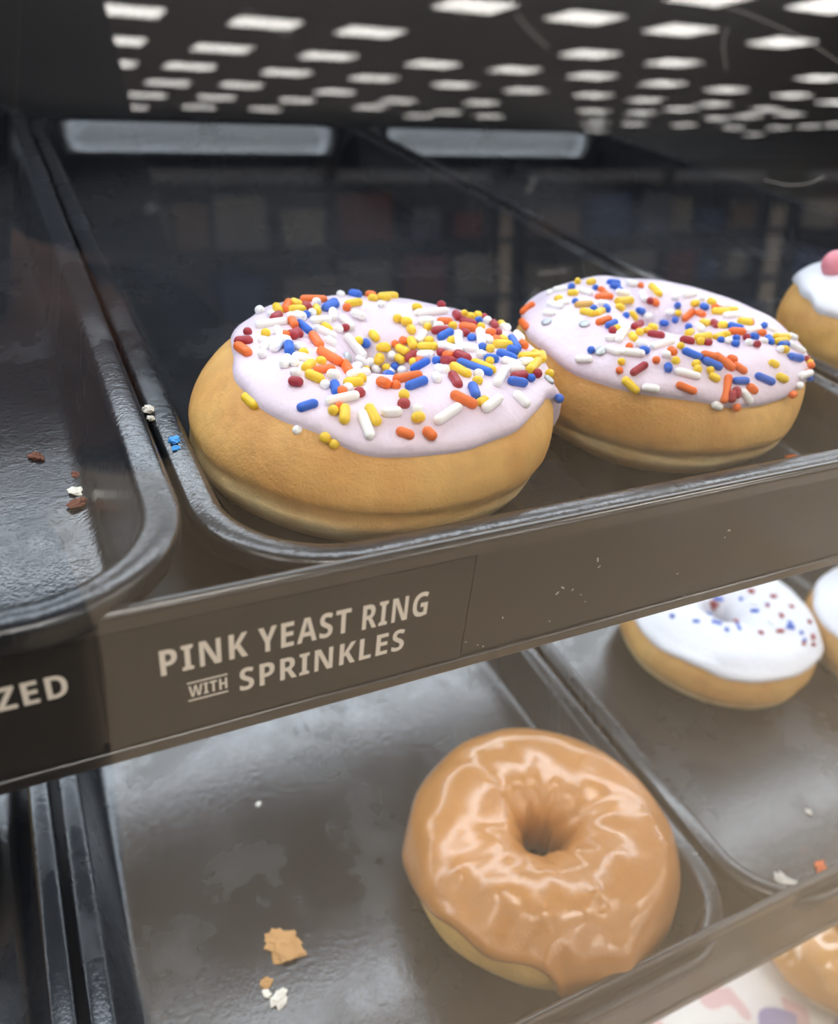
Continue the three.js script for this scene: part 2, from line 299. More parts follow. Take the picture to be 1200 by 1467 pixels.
// ---------------------------------------------------------------- lettering
const font = await new FontLoader().loadAsync('fonts/droid/droid_sans_bold.typeface.json');
function wordGeo(text, x0, x1, y0, capH, space = 0) {     // set letter by letter, then stretched to run from x0 to x1
  const gs = []; let pen = 0;
  for (const ch of text) {
    const sh = font.generateShapes(ch, 1), adv = (font.data.glyphs[ch].ha) / font.data.resolution;
    if (sh.length) { const g = new THREE.ShapeGeometry(sh, 6); g.translate(pen, 0, 0); gs.push(g); }
    pen += adv + space;
  }
  const g = mergeGeometries(gs); g.computeBoundingBox(); const b = g.boundingBox;
  const cb = new THREE.ShapeGeometry(font.generateShapes('H', 1)); cb.computeBoundingBox(); const cap = cb.boundingBox.max.y;
  g.translate(-b.min.x, 0, 0); g.scale((x1 - x0) / (b.max.x - b.min.x), capH / cap, 1); g.translate(x0, y0, 0); return g;
}
{
  const L = LEVELS[0], Y0 = L.y - 0.0085;      // y inside the strip's own axes
  const lab = (x0, x1, name, label, words) => {
    const g = thing(name, label, 'label', null, [0, Y0, L.z]);
    part('label_card', box(x0, x1, 0.0033, 0.0318, -0.0008, 0.0002), M.label, g);
    for (const [n, geo] of words) { geo.translate(0, 0, 0.00026); part(n, geo, M.letter, g); }
    return g;
  };
  const y = v => v - Y0;
  lab(0.0024, 0.0768, 'product_label', 'black label reading PINK YEAST RING WITH SPRINKLES on the shelf edge', [
    ['lettering', wordGeo('PINK', 0.0128, 0.0289, y(-0.1119), 0.0062, 0.06)],
    ['lettering', wordGeo('YEAST', 0.0309, 0.0497, y(-0.1121), 0.0063, 0.06)],
    ['lettering', wordGeo('RING', 0.0522, 0.0668, y(-0.1125), 0.0064, 0.06)],
    ['lettering', wordGeo('WITH', 0.0174, 0.0247, y(-0.1191), 0.0029, 0.04)],
    ['rule', box(0.0172, 0.0248, y(-0.1156), y(-0.1152), 0, 0.00001)], ['rule', box(0.0172, 0.0248, y(-0.1202), y(-0.1198), 0, 0.00001)],
    ['lettering', wordGeo('SPRINKLES', 0.0271, 0.0622, y(-0.1209), 0.0059, 0.06)]]);
  lab(-0.0900, 0.0014, 'product_label', 'black label ending in the letters ZED beside the pink yeast ring label', [['lettering', wordGeo('GLAZED', -0.0262, -0.0027, y(-0.1111), 0.0053, 0.05)]]);
  // bare black insert right of the label, slightly darker
  const g = thing('blank_label', 'blank black scuffed insert right of the pink yeast ring label', 'label', null, [0, Y0, L.z]);
  part('label_card', box(0.0772, CX1, 0.0033, 0.0318, -0.0008, 0.0), M.label, g);
  for (const [x, y, w, h] of [[798, 850, 0.0012, 0.0006], [806, 842, 0.0005, 0.0014], [820, 845, 0.0008, 0.0004], [832, 852, 0.0004, 0.0005], [838, 862, 0.0004, 0.0004], [856, 802, 0.0005, 0.0016], [858, 812, 0.0009, 0.0004], [970, 822, 0.0009, 0.0003], [1044, 760, 0.0006, 0.0012], [1038, 770, 0.0004, 0.0006], [684, 924, 0.0004, 0.0005], [692, 926, 0.0006, 0.0005], [720, 885, 0.0004, 0.0008], [667, 920, 0.0003, 0.0006], [787, 890, 0.0004, 0.0005], [980, 853, 0.0006, 0.0003]]) {
    const p = onUpright(x, y, L.z + 0.00004), q = part('scuff', new THREE.SphereGeometry(0.5, 8, 6).scale(w, h, 0.00006), M.scuff, g, 'pale dried fleck'); q.position.set(p.x, p.y - Y0, 0.00003); q.rotation.z = rnd() * 1.5;
  }
  const L1 = LEVELS[1];
  part('label_insert', box(CX0, CX1, 0.0033, 0.0318, -0.0008, 0.0001), M.label, L1.strip);
}

// ---------------------------------------------------------------- trays
function trayGeo(w, d, r, rimW, depth, lip) {   // outer size w x d, origin at the middle of the rim plane
  const rings = []; // [inset, y]
  const add = (i, y) => rings.push([i, y]);
  add(0.0012, -lip); add(0, -lip); add(0, -0.0012); add(0.0006, -0.0004); add(0.0015, 0);
  add(rimW * 0.5, 0.0003); add(rimW - 0.001, 0); add(rimW + 0.0002, -0.0005); add(rimW + 0.0009, -0.0018);
  const wallIn = depth * 0.28;
  add(rimW + wallIn * 0.5 + 0.0005, -depth * 0.5); add(rimW + wallIn, -depth + 0.004); add(rimW + wallIn + 0.001, -depth + 0.0018); add(rimW + wallIn + 0.0028, -depth + 0.0004); add(rimW + wallIn + 0.005, -depth);
  add(rimW + wallIn + 0.02, -depth);
  const NC = 12, per = 4 * (NC + 1) + 40, P = [], U = [], I = [];
  const outline = (inset) => {
    const a = w / 2 - inset, b = d / 2 - inset, rc = Math.max(r - inset, 0.004), pts = [];
    const corners = [[a - rc, b - rc, 0], [-a + rc, b - rc, 90], [-a + rc, -b + rc, 180], [a - rc, -b + rc, 270]];
    corners.forEach(([cx, cz, a0], q) => {
      for (let k = 0; k <= NC; k++) { const t = rad(a0 + 90 * k / NC); pts.push([cx + rc * Math.cos(t), cz + rc * Math.sin(t)]); }
      const nx = corners[(q + 1) % 4], t1 = rad(nx[2]), e = [nx[0] + rc * Math.cos(t1), nx[1] + rc * Math.sin(t1)], s = pts[pts.length - 1];
      for (let k = 1; k <= 10; k++) pts.push([s[0] + (e[0] - s[0]) * k / 11, s[1] + (e[1] - s[1]) * k / 11]);
    });
    return pts;
  };
  rings.forEach(([i, y]) => outline(i).forEach(([x, z]) => { P.push(x, y, z); U.push(x, z + y); }));
  for (let j = 0; j < rings.length - 1; j++) for (let i = 0; i < per; i++) {
    const a = j * per + i, b = j * per + (i + 1) % per, c = a + per, e = b + per; I.push(a, b, c, b, e, c);
  }
  const c0 = P.length / 3; P.push(0, -depth, 0); U.push(0, 0);
  const base = (rings.length - 1) * per;
  for (let i = 0; i < per; i++) I.push(base + i, base + (i + 1) % per, c0);
  // underside of the pan
  const g = new THREE.BufferGeometry();
  g.setAttribute('position', new THREE.Float32BufferAttribute(P, 3)); g.setAttribute('uv', new THREE.Float32BufferAttribute(U, 2)); g.setIndex(I); 
  // make faces look up
  g.computeVertexNormals();
  if (g.attributes.normal.getY(c0) < 0) { const ix = g.index.array; for (let k = 0; k < ix.length; k += 3) { const t = ix[k]; ix[k] = ix[k + 1]; ix[k + 1] = t; } g.computeVertexNormals(); }
  return g;
}
const DEPTH = 0.022, TD = 0.487;
const pan = trayGeo(0.2145, TD, 0.032, 0.0068, DEPTH, 0.005);
function tray(xl, front, rimY, label, w = 0.2145) {
  const m = single('display_tray', w === 0.2145 ? pan : trayGeo(w, TD, 0.032, 0.0068, DEPTH, 0.0045), M.tray, label, 'tray', 'dark trays in the doughnut case');
  m.position.set(xl + w / 2, rimY, front - TD / 2); return m;
}
tray(0.0256, -0.1197, -0.1008, 'dark tray holding the two pink iced sprinkle doughnuts');
tray(0.0230 - 0.2145, -0.1098, -0.0925, 'empty dark tray above the ZED label, overlapping the price strip').rotation.set(rad(0.0), 0, 0);
tray(0.0270 + 0.2175, -0.1197, -0.1008, 'dark tray holding the white doughnut topped with a pink ball');
tray(-0.0155, -0.0775, -0.2681, 'dark tray holding the maple iced doughnut');
tray(-0.0155 - 0.2175, -0.0775, -0.2681, 'dark tray left of the maple doughnut tray, with a white iced doughnut');
tray(-0.0155 + 0.2175, -0.0775, -0.2681, 'dark tray holding the white doughnuts with blue and red sprinkles');

// ---------------------------------------------------------------- doughnuts
const sp = (c, e) => Math.sign(c) * Math.pow(Math.abs(c), e);
function bodyFn(o) {                         // point of the bun: th round the ring, v round the tube (0 outside, 90 top), off = outward offset
  const Rc = o.R - o.a;
  return (th, v, off = 0) => {
    const c = Math.cos(v), s = Math.sin(v);
    const bump = 1 + o.lump * ring(th, 1.1, o.seed) + o.lump * 0.4 * ring(th, 3.2, o.seed + 1);
    let a = o.a * (1 + o.lump * 0.6 * ring(th, 1.6, o.seed + 2)) + off, b = o.b * (1 + o.lump * 0.7 * ring(th, 1.4, o.seed + 3)) + off;
    let x = a * sp(c, 0.86), y = b * sp(s, 0.92);
    const lo = Math.max(0, -y / b), out = Math.max(0, c);
    if (c > 0) x -= o.taper * lo * lo + o.crease * Math.exp(-Math.pow((y / b - o.creaseY - 0.1 * ring(th, 1.3, o.seed + 5)) / (o.creaseW || 0.09), 2)) * out;
    x += 0.0006 * noise3(Math.cos(th) * 4 + o.seed * 9 + 20, Math.sin(th) * 4 + 20, v * 1.6 + 10);
    y += 0.0005 * noise3(Math.cos(th) * 3 + 40, Math.sin(th) * 3 + o.seed * 5 + 20, v * 1.4 + 10);
    const r = Math.max(0.001, Rc * bump + x);
    if (y < -o.b * 0.9) y = -o.b * 0.9 + (y + o.b * 0.9) * 0.3;
    return new THREE.Vector3(r * Math.cos(th) * (o.sx || 1) + (o.shx || 0) * y, y, r * Math.sin(th) * (o.sz || 1) + (o.shz || 0) * y);
  };
}
function doughnut(o) {
  const g = thing(o.name, o.label, 'doughnut', o.group, o.pos), f = bodyFn(o);
  if (o.rot) g.rotation.set(...o.rot);
  const nu = 120, nv = 72;
  const geo = surface(nu, nv, (s, t) => f(-s * Math.PI * 2, t * Math.PI * 2 - Math.PI / 2), (s, t) => [s * Math.PI * 2 * o.R, t * Math.PI * 2 * o.a]);
  // fried crust: golden brown with the pale band that the oil never reaches, broken by noise
  const P = geo.attributes.position, C = [];
  const gold = o.gold || [0.72, 0.42, 0.125], dark = o.dark || [0.63, 0.31, 0.08], pale = o.paleBand || [0.86, 0.68, 0.36];
  for (let i = 0; i < P.count; i++) {
    const x = P.getX(i), y = P.getY(i), z = P.getZ(i), th = Math.atan2(z, x);
    const n = noise3(x * 160 + 30, y * 160 + 30, z * 160 + 30), m = noise3(x * 420 + 9, y * 420 + 9, z * 420 + 9), big = noise3(x * 50 + 70, y * 60 + 7, z * 50 + 9);
    const yy = y / o.b - (o.bandY ?? o.creaseY - 0.16) - 0.14 * ring(th, 1.4, o.seed + 8);
    let band = Math.exp(-Math.pow(yy / (o.bandW || 0.2), 2)) * (0.8 + 0.35 * n); band = Math.max(0, Math.min(1, band));
    const k = Math.max(0, Math.min(1, 0.45 + 0.8 * big + 0.4 * n + (yy < -0.3 ? 0.25 : 0)));
    for (let q = 0; q < 3; q++) { let c = gold[q] * (1 - k) + dark[q] * k; c = c * (1 - band) + pale[q] * band; C.push(c * (1 + 0.10 * m)); }
  }
  geo.setAttribute('color', new THREE.Float32BufferAttribute(C, 3));
  part('bun', geo, M.dough, g);
  // icing
  const T = o.iceT || 0.0016, vin = Math.PI + (o.vin ?? 0.5);
  const edge = th => { let e = o.edge + o.wave * ring(th, 2.2, o.seed + 20) + o.wave * 0.6 * ring(th, 5, o.seed + 21);
    for (const [a, w, d] of o.drips || []) { let q = Math.abs(((th - a) % (2 * Math.PI) + 3 * Math.PI) % (2 * Math.PI) - Math.PI); e -= d * Math.exp(-(q / w) * (q / w)); } return e; };
  const ig = surface(o.fine ? 300 : 160, o.fine ? 120 : 72, (s, t) => {
    const th = -s * Math.PI * 2, e = edge(th), k = Math.min(1, t / 0.985), v = vin + (e - vin) * k;
    const dist = (v - e) * o.a, q = Math.max(0, 1 - dist / (T * 1.6));
    let off = T * Math.sqrt(Math.max(0, 1 - q * q)) * (1 + 0.35 * Math.exp(-Math.pow((dist - T * 2.2) / (T * 1.8), 2)));
    off += o.ripple * noise3(Math.cos(th) * 3.4 + o.seed * 2 + 20, Math.sin(th) * 3.4 + 20, v * 2.2 + 20) * Math.min(1, dist / 0.006);
    if (o.iceFn) off += o.iceFn(th, v) * Math.min(1, Math.max(0, dist / 0.004));
    if (t > 0.985) off = -0.0006;
    return f(th, v, off);
  }, (s, t) => [s * Math.PI * 2 * o.R, t * 0.06]);
  const ice = part('icing', ig, o.mat, g);
  g.updateMatrixWorld(true);
  return { g, ice };
}
// sprinkles: picture end points carried onto the icing
const caster = new THREE.Raycaster();
const capsules = {};
function rodGeo(len, r) {
  const k = Math.max(0, Math.round(len / 0.0004)); const key = k + '_' + r;
  return capsules[key] ||= new THREE.CapsuleGeometry(r, k * 0.0004, 3, 9);
}
function onIcing(ice, x, y, cx, cy) {
  for (let k = 0; k < 12; k++) {
    const t = k / 30, px = x + (cx - x) * t, py = y + (cy - y) * t;
    caster.set(new THREE.Vector3(), dirOf(px, py));
    const h = caster.intersectObject(ice, false)[0];
    if (h) {
      const n = h.face.normal.clone().transformDirection(ice.matrixWorld);
      if (n.dot(caster.ray.direction) > 0) n.negate();
      return { p: h.point, n };
    }
  }
  return null;
}
function sprinkle(ice, x0, y0, x1, y1, col, cx, cy, r0) {
  const A = onIcing(ice, x0, y0, cx, cy), B = onIcing(ice, x1, y1, cx, cy); if (!A || !B) return;
  const r = r0 * rr(0.92, 1.08);
  const a = A.p, b = B.p; if (a.distanceTo(b) > 0.011) { const m = a.clone().add(b).multiplyScalar(0.5); const d = b.clone().sub(a).setLength(0.0042); a.copy(m).sub(d); b.copy(m).add(d); }
  const n = A.n.clone().add(B.n).normalize(), dir = b.clone().sub(a); const L = dir.length();
  if (L < 1e-5) dir.set(1, 0, 0); dir.normalize();
  const mid = a.clone().add(b).multiplyScalar(0.5).addScaledVector(n, r * rr(0.35, 0.75));
  const m = shade(new THREE.Mesh(rodGeo(Math.max(0.0001, L - 2 * r), r), M['spr_' + col])); m.name = 'sprinkle';
  m.position.copy(ice.worldToLocal(mid));
  const q = new THREE.Quaternion().setFromUnitVectors(new THREE.Vector3(0, 1, 0), dir), pq = new THREE.Quaternion(); ice.getWorldQuaternion(pq);
  m.quaternion.copy(pq.invert().multiply(q)); ice.add(m);
}
function disc(ice, x, y, cx, cy) {
  const A = onIcing(ice, x, y, cx, cy); if (!A) return;
  const geo = capsules.disc ||= new THREE.SphereGeometry(0.0017, 12, 8).scale(1, 0.45, 1);
  const m = shade(new THREE.Mesh(geo, M.silver)); m.name = 'silver_disc'; m.userData.label = 'flat silver sugar disc';
  m.position.copy(ice.worldToLocal(A.p.clone().addScaledVector(A.n, 0.0003)));
  const pq = new THREE.Quaternion(); ice.getWorldQuaternion(pq);
  m.quaternion.copy(pq.invert().multiply(new THREE.Quaternion().setFromUnitVectors(new THREE.Vector3(0, 1, 0), A.n))); ice.add(m);
}
function strew(ice, list, ox, oy, k, cx, cy, r0) {
  for (const e of list.trim().split(/[;\n]+/)) {
    const t = e.trim(); if (!t) continue;
    const c = t[0], v = t.slice(1).trim().split(/[ ,]+/).map(Number);
    if (c === 's') { disc(ice, ox + v[0] / k, oy + v[1] / k, cx, cy); continue; }
    sprinkle(ice, ox + v[0] / k, oy + v[1] / k, ox + v[2] / k, oy + v[3] / k, c, cx, cy, r0);
  }
}
const UP1 = LEVELS[0].y, LO = LEVELS[1].y;
const d1 = doughnut({ name: 'iced_doughnut', label: 'pink iced ring doughnut with sprinkles, above the PINK YEAST RING label', group: null, pos: [0.0835, UP1 + 0.0188, -0.1840], R: 0.0490, a: 0.0210, b: 0.0197, lump: 0.025, seed: 1, taper: 0.009, crease: 0.0011, creaseW: 0.12, creaseY: -0.12, bandY: -0.30, bandW: 0.17, edge: 0.74, wave: 0.08, ripple: 0.0004, mat: M.pinkIcing, shx: 0.17, shz: 0.0, drips: [[0.40, 0.16, 0.85], [3.5, 0.8, -0.3], [1.6, 0.6, 0.08]] });
strew(d1.ice, `o 490,120 495,235; o 595,145 785,150; y 440,190 470,230; y 520,215 640,215; y 545,160 605,190; r 620,175 665,210; w 685,160 730,170; y 700,190 715,240; b 745,210 850,170; b 760,195 840,150; b 920,105 1000,105; o 1020,95 1105,105; y 1045,130 1110,145; y 1130,135 1200,120; y 890,180 1010,160; o 880,200 930,200
w 390,240 430,250; r 415,280 470,240; w 300,320 520,290; w 500,260 620,270; b 620,250 655,245; w 660,235 690,240; w 810,210 815,280; w 660,285 800,280; w 550,245 640,275; o 535,275 570,330; b 580,290 670,365; y 730,305 810,355; w 820,330 880,345; r 870,330 915,335; w 860,250 950,340; w 930,230 1030,270
r 230,355 280,360; y 340,365 405,370; w 440,340 480,400; r 500,375 620,370; r 540,400 590,350; o 480,395 520,385; w 680,330 830,400; w 880,370 1020,530; y 970,390 985,450; b 1005,405 1050,460; y 1060,345 1115,415; y 1100,455 1200,460; y 1125,495 1100,570; r 175,425 290,420; o 185,450 275,510
w 330,410 400,430; w 340,475 440,405; w 430,410 540,430; w 420,490 470,430; b 522,440 532,505; w 560,450 640,480; y 600,500 640,500; o 670,370 735,460; w 750,400 830,450; w 335,510 370,515; w 660,490 850,490; o 710,485 870,580; w 485,595 525,530; w 540,560 580,575; w 545,520 660,540; y 620,610 690,560; y 700,545 770,560; o 690,620 825,600; o 885,565 925,635; s 910,520
w 950,520 1040,580; w 940,590 1000,580; y 1000,600 1050,590; w 1040,550 1075,555; w 1080,570 1120,620; y 1140,590 1200,590; y 630,635 760,690; w 530,630 610,640; w 770,645 860,655; w 910,655 1000,630; w 1010,620 1050,640; y 880,700 1020,690; y 980,660 1030,680; r 520,690 625,700; w 725,710 800,705; b 820,685 845,775; w 900,738 930,742; o 850,765 900,755; r 975,740 1010,785; w 765,830 990,780
b 580,870 720,825; y 790,880 845,890; y 895,845 890,970; o 850,850 870,860; y 1045,840 1120,980; w 1005,880 1070,1070; w 1140,885 1200,890; w 570,990 600,990; y 740,1015 728,1160; y 785,1100 845,1105; y 140,775 235,860; w 290,215 330,200; w 850,108 885,118`, 300, 400, 4.615, 545, 540, 0.00126);
strew(d1.ice, `y 5,120 120,95; w 0,160 50,160; y 205,175 265,185; r 370,145 410,160; w 220,215 420,200; y 100,240 140,250; y 140,260 210,270; y 185,285 220,330; w 240,260 340,260; y 280,290 320,295; o 355,255 450,260; r 460,215 490,250; r 490,250 590,280; y 500,210 530,220; y 540,220 570,240; y 580,220 610,240; r 620,235 685,220; w 640,250 660,270; b 580,260 620,265; r 680,265 700,300; y 720,270 750,300; w 755,285 775,300; y 600,290 630,290; y 425,285 475,290
o 485,290 590,310; r 320,320 440,315; b 360,365 455,310; w 330,290 400,285; w 250,380 290,315; y 195,350 225,420; r 500,320 545,340; w 465,330 510,345; w 480,345 490,400; o 640,330 700,330; r 705,315 725,335; w 605,315 620,395; w 640,350 680,385; b 535,355 585,360; y 720,355 770,380; o 690,375 720,375; b 785,350 835,430; w 815,325 855,365; o 840,385 880,420; y 430,375 460,385; y 285,365 340,375; y 0,405 80,405; o 90,385 125,390; o 140,350 175,390
y 115,405 195,445; y 245,410 365,410; y 680,400 800,405; b 610,410 640,420; y 645,420 690,430; w 375,400 500,440; w 480,410 600,430; b 705,440 825,490; b 760,420 840,450; y 835,470 960,465; y 910,440 1010,470; y 960,450 1000,490; y 890,555 950,490; w 840,500 920,500; w 70,455 105,460; y 0,440 30,500; y 115,460 165,495; r 175,490 245,435; r 370,440 400,455; w 245,455 340,455; o 400,460 450,465; r 465,450 550,490; b 630,480 720,490; w 590,450 640,470
y 215,490 240,520; o 235,485 275,500; b 210,550 320,490; b 340,490 385,495; r 390,490 460,500; b 475,500 680,575; y 555,500 700,560; y 640,495 690,505; w 730,490 850,530; w 760,540 870,550; b 20,560 120,590; y 40,525 80,530; b 90,520 130,525; w 70,540 110,550; w 130,540 180,550; o 95,610 265,580; b 170,655 295,610; o 0,620 80,650; o 90,640 130,640; w 350,540 420,560; y 440,520 550,585; w 570,560 630,580; y 560,610 625,620; r 430,560 495,670; w 340,580 360,620
w 700,640 760,540; r 790,590 885,575; b 765,615 885,635; b 890,595 920,605; r 925,560 955,590; s 1015,600; y 1040,560 1075,575; b 555,630 588,715; o 425,690 590,770; y 590,745 650,715; w 620,790 725,710; w 800,680 890,770; b 1095,700 1135,710; y 130,705 185,705; r 115,745 200,750; w 30,800 150,795; w 210,785 260,790; y 200,840 280,825; w 340,860 490,760; o 110,900 220,940; o 270,890 345,960`, 540, 400, 4.138, 545, 540, 0.00126);
const d2 = doughnut({ name: 'iced_doughnut', label: 'pink iced ring doughnut with sprinkles, on the tray side nearer the pink ball doughnut', group: null, pos: [0.1838, UP1 + 0.0192, -0.1862], R: 0.0465, a: 0.0203, b: 0.0202, lump: 0.025, seed: 2, taper: 0.0065, crease: 0.0016, creaseY: -0.28, bandY: -0.48, bandW: 0.18, edge: 0.52, wave: 0.06, ripple: 0.0004, mat: M.pinkIcing, shx: 0.0, shz: 0.0 });
strew(d2.ice, `o 40,360 140,280; o 8,440 40,400; w 215,215 260,205; y 270,260 330,245; y 360,215 440,215; b 375,170 410,165; y 420,135 450,130; w 260,190 360,180; w 280,290 380,270; b 405,265 430,270; w 220,280 330,310; w 190,350 280,355; s 215,410; s 485,425; y 500,140 560,130; b 640,130 740,140; b 660,160 740,170; b 550,160 575,180; o 580,170 630,200; o 560,240 680,235; o 610,200 650,230; b 720,185 740,190; w 440,190 550,220; w 700,200 800,220; w 770,140 860,150
w 880,200 910,270; o 870,150 900,160; y 950,150 1030,230; r 930,250 970,280; o 970,250 1010,300; t 410,300 550,290; y 450,340 560,370; y 560,360 620,330; b 530,320 570,325; b 630,310 650,340; w 570,285 650,290; y 700,270 820,260; y 780,240 830,280; y 700,300 760,330; b 850,325 910,340; y 800,340 850,400; b 760,360 790,380; o 565,430 675,395; b 640,455 710,420; r 670,475 700,480; y 700,465 730,475; w 630,535 720,530; w 720,510 800,450; w 720,560 790,450
r 830,460 890,430; y 940,450 1000,480; w 900,370 960,370; b 1020,415 1090,425; b 1110,400 1160,395; b 1135,295 1165,300; w 1060,350 1130,340; y 1140,350 1170,350; r 930,500 1060,520; y 810,500 850,550; y 850,490 900,500; o 860,480 890,490; y 900,480 960,480; o 780,590 830,585; w 840,570 940,590; w 950,600 1125,550; b 870,610 955,630; o 1080,600 1140,650; b 510,635 560,600; s 600,620; w 420,680 550,680; w 750,630 920,650; w 640,600 750,640
y 730,700 770,705; o 720,755 755,770; r 815,790 935,710; o 980,685 1010,695; y 760,800 880,910; w 895,870 1025,890; b 1070,710 1088,780; y 1110,690 1160,690; w 1120,760 1200,780; w 1030,640 1100,660`, 740, 380, 5, 965, 500, 0.00118);
strew(d2.ice, `w 80,130 190,110; w 0,130 60,150; y 140,190 210,180; b 220,200 270,225; y 270,160 320,190; o 90,310 180,230; o 190,240 250,270; b 30,200 65,200; y 290,240 430,250; o 290,220 350,215; w 200,145 250,150; y 400,230 490,230; w 370,280 480,270; w 450,260 600,300; y 220,310 290,330; r 305,310 345,350; y 340,345 410,350; b 410,340 520,370; y 470,310 590,330; o 520,310 600,325; w 340,200 430,205; w 620,330 760,380; b 640,345 690,350; o 410,390 540,400; w 530,390 640,370; o 620,400 680,405
b 120,350 150,345; w 180,330 250,390; y 90,420 185,375; y 170,440 290,420; y 310,430 400,400; y 360,410 430,420; b 335,445 380,445; b 445,430 490,440; b 440,475 485,475; r 60,440 175,465; y 40,490 100,495; r 240,470 290,465; y 190,465 230,460; w 390,460 430,450; w 530,470 580,460; b 560,420 630,425; r 520,440 560,430; r 590,470 640,490; w 640,450 690,455; b 690,420 720,470; y 730,430 840,430; y 740,460 830,450; w 840,410 890,430; b 770,485 830,480; y 780,510 830,520; w 830,470 950,530; w 760,500 790,530
b 790,555 970,590; b 80,515 230,580; b 220,580 370,650; o 210,540 330,570; o 300,545 440,650; o 400,570 470,595; o 440,610 540,680; o 380,590 450,660; y 700,595 770,630; y 750,695 830,735; b 600,690 740,750; y 150,620 210,600; y 160,640 220,665; y 250,655 310,665; y 270,690 350,735; w 30,660 215,710; o 35,750 185,815; o 410,680 370,890; r 435,790 425,890; b 435,735 555,735; o 540,760 615,820; w 500,790 570,890; w 300,880 370,910; o 470,890 475,930; r 460,770 470,860
y 980,600 1020,610; o 985,625 1060,635; o 1040,680 1075,700; b 1050,720 1090,735; w 910,700 1020,680; w 960,790 1020,780; o 840,830 905,820; r 955,575 980,580`, 960, 400, 5, 965, 500, 0.00118);
// tall white iced doughnut with a pink ball, on the next tray
const d3 = doughnut({ name: 'topped_doughnut', label: 'tall white iced doughnut topped with a pink ball at the case end', pos: [0.3105, UP1 + 0.0202, -0.190], R: 0.046, a: 0.0225, b: 0.0213, lump: 0.02, seed: 5, taper: 0.004, crease: 0.001, creaseY: -0.3, edge: 0.5, wave: 0.2, ripple: 0.0006, mat: M.whiteIcing });
{ const p = onIcing(d3.ice, 1192, 400, 1230, 430); const m = part('pink_ball', new THREE.SphereGeometry(0.0052, 20, 14), M.pinkBall, d3.ice, 'smooth pink sugar ball'); m.position.copy(d3.ice.worldToLocal(dirOf(1197, 379).multiplyScalar(p.p.length() + 0.006))); }
// maple: folds, a bubble and sagging drops in the icing, each [picture x, y, reach, height] on the crown
const MP = [0.1425, LO + 0.0196, -0.1345];
const folds = [[852, 1283, 0.0022, 0.0014], [858, 1300, 0.0016, -0.0008], [705, 1215, 0.003, 0.0009], [665, 1240, 0.0028, 0.001], [640, 1180, 0.004, -0.0007], [735, 1150, 0.003, 0.0008], [715, 1270, 0.0045, 0.0008], [800, 1300, 0.004, -0.0008], [770, 1330, 0.0035, 0.0009], [890, 1230, 0.004, 0.0008], [860, 1180, 0.0035, -0.0006], [920, 1170, 0.003, 0.0009], [740, 1085, 0.004, -0.0006], [830, 1110, 0.004, 0.0007], [680, 1110, 0.004, 0.0006], [730, 1340, 0.005, -0.0012], [780, 1375, 0.003, 0.0016], [840, 1365, 0.005, -0.0012], [895, 1370, 0.0045, 0.0018], [640, 1290, 0.003, 0.0009], [615, 1250, 0.003, 0.0008]]
  .map(([x, y, w, h]) => { const p = onLevel(x, y, LO + (y > 1325 ? 0.030 : 0.0395)); return [p.x - MP[0], p.z - MP[2], w, h * 0.75]; });
const foldFn = (th, v) => { if (Math.sin(v) < -0.2) return 0; const r = 0.0287 + 0.0198 * Math.cos(v), x = r * Math.cos(th), z = r * Math.sin(th); let e = 0; for (const [fx, fz, w, h] of folds) { const q = ((x - fx) ** 2 + (z - fz) ** 2) / (w * w); if (q < 9) e += h * Math.exp(-q); } return e + 0.00005 * noise3(x * 420 + 40, z * 420 + 40, 5) + 0.00016 * noise3(x * 110 + 40, z * 110 + 40, 9); };
const d4 = doughnut({ name: 'maple_doughnut', label: 'maple brown iced ring doughnut alone on its tray', pos: MP, iceFn: foldFn, R: 0.0485, a: 0.0198, b: 0.0206, fine: 1, lump: 0.045, seed: 9, taper: 0.007, crease: 0.001, creaseY: -0.35, edge: -0.32, wave: 0.16, ripple: 0.0011, mat: M.maple, iceT: 0.0018, gold: [0.66, 0.42, 0.14], dark: [0.6, 0.36, 0.11], drips: [[2.75, 0.45, -0.72], [2.15, 0.3, -0.5], [1.95, 0.09, 0.35], [1.52, 0.1, 0.4], [1.72, 0.12, -0.3]] });
// white with blue and red sprinkles
const wr = { name: 'white_doughnut', R: 0.0505, a: 0.021, b: 0.0185, lump: 0.02, taper: 0.005, crease: 0.001, creaseY: -0.3, edge: 0.5, wave: 0.12, ripple: 0.0004, mat: M.whiteIcing };
const d5 = doughnut({ ...wr, seed: 13, label: 'white iced doughnut with blue and red sprinkles under the price strip', pos: [0.301, LO + 0.018, -0.2120], drips: [[0.6, 0.35, 0.5]] });
strew(d5.ice, `b 770,185 805,190; b 740,235 770,245; b 765,265 800,275; b 700,265 725,265; b 850,270 865,300; b 900,230 930,230; b 1030,265 1045,290; b 1020,285 1050,290; b 620,245 640,250; b 810,290 825,300; r 765,205 775,225; r 965,180 990,180; r 845,260 860,275; r 925,300 945,310; r 985,300 1015,300; r 1030,210 1050,220; r 1000,240 1010,255; r 950,210 965,215; r 1095,260 1105,275; r 1110,310 1112,330; r 1110,340 1115,350; r 760,195 790,210; b 955,205 960,215; b 1070,300 1075,310; r 1075,340 1085,345; b 1080,325 1085,335; r 890,160 915,165; b 860,185 875,190; w 900,200 930,210; w 960,260 980,280`, 700, 780, 2.4, 1040, 880, 0.00105);
doughnut({ ...wr, seed: 17, label: 'white iced doughnut at the case end, on the tray of blue and red sprinkled ones', pos: [0.3945, LO + 0.018, -0.170] });
doughnut({ ...wr, seed: 19, label: 'white iced doughnut on the tray left of the maple doughnut tray', pos: [-0.0865, LO + 0.018, -0.2245] });
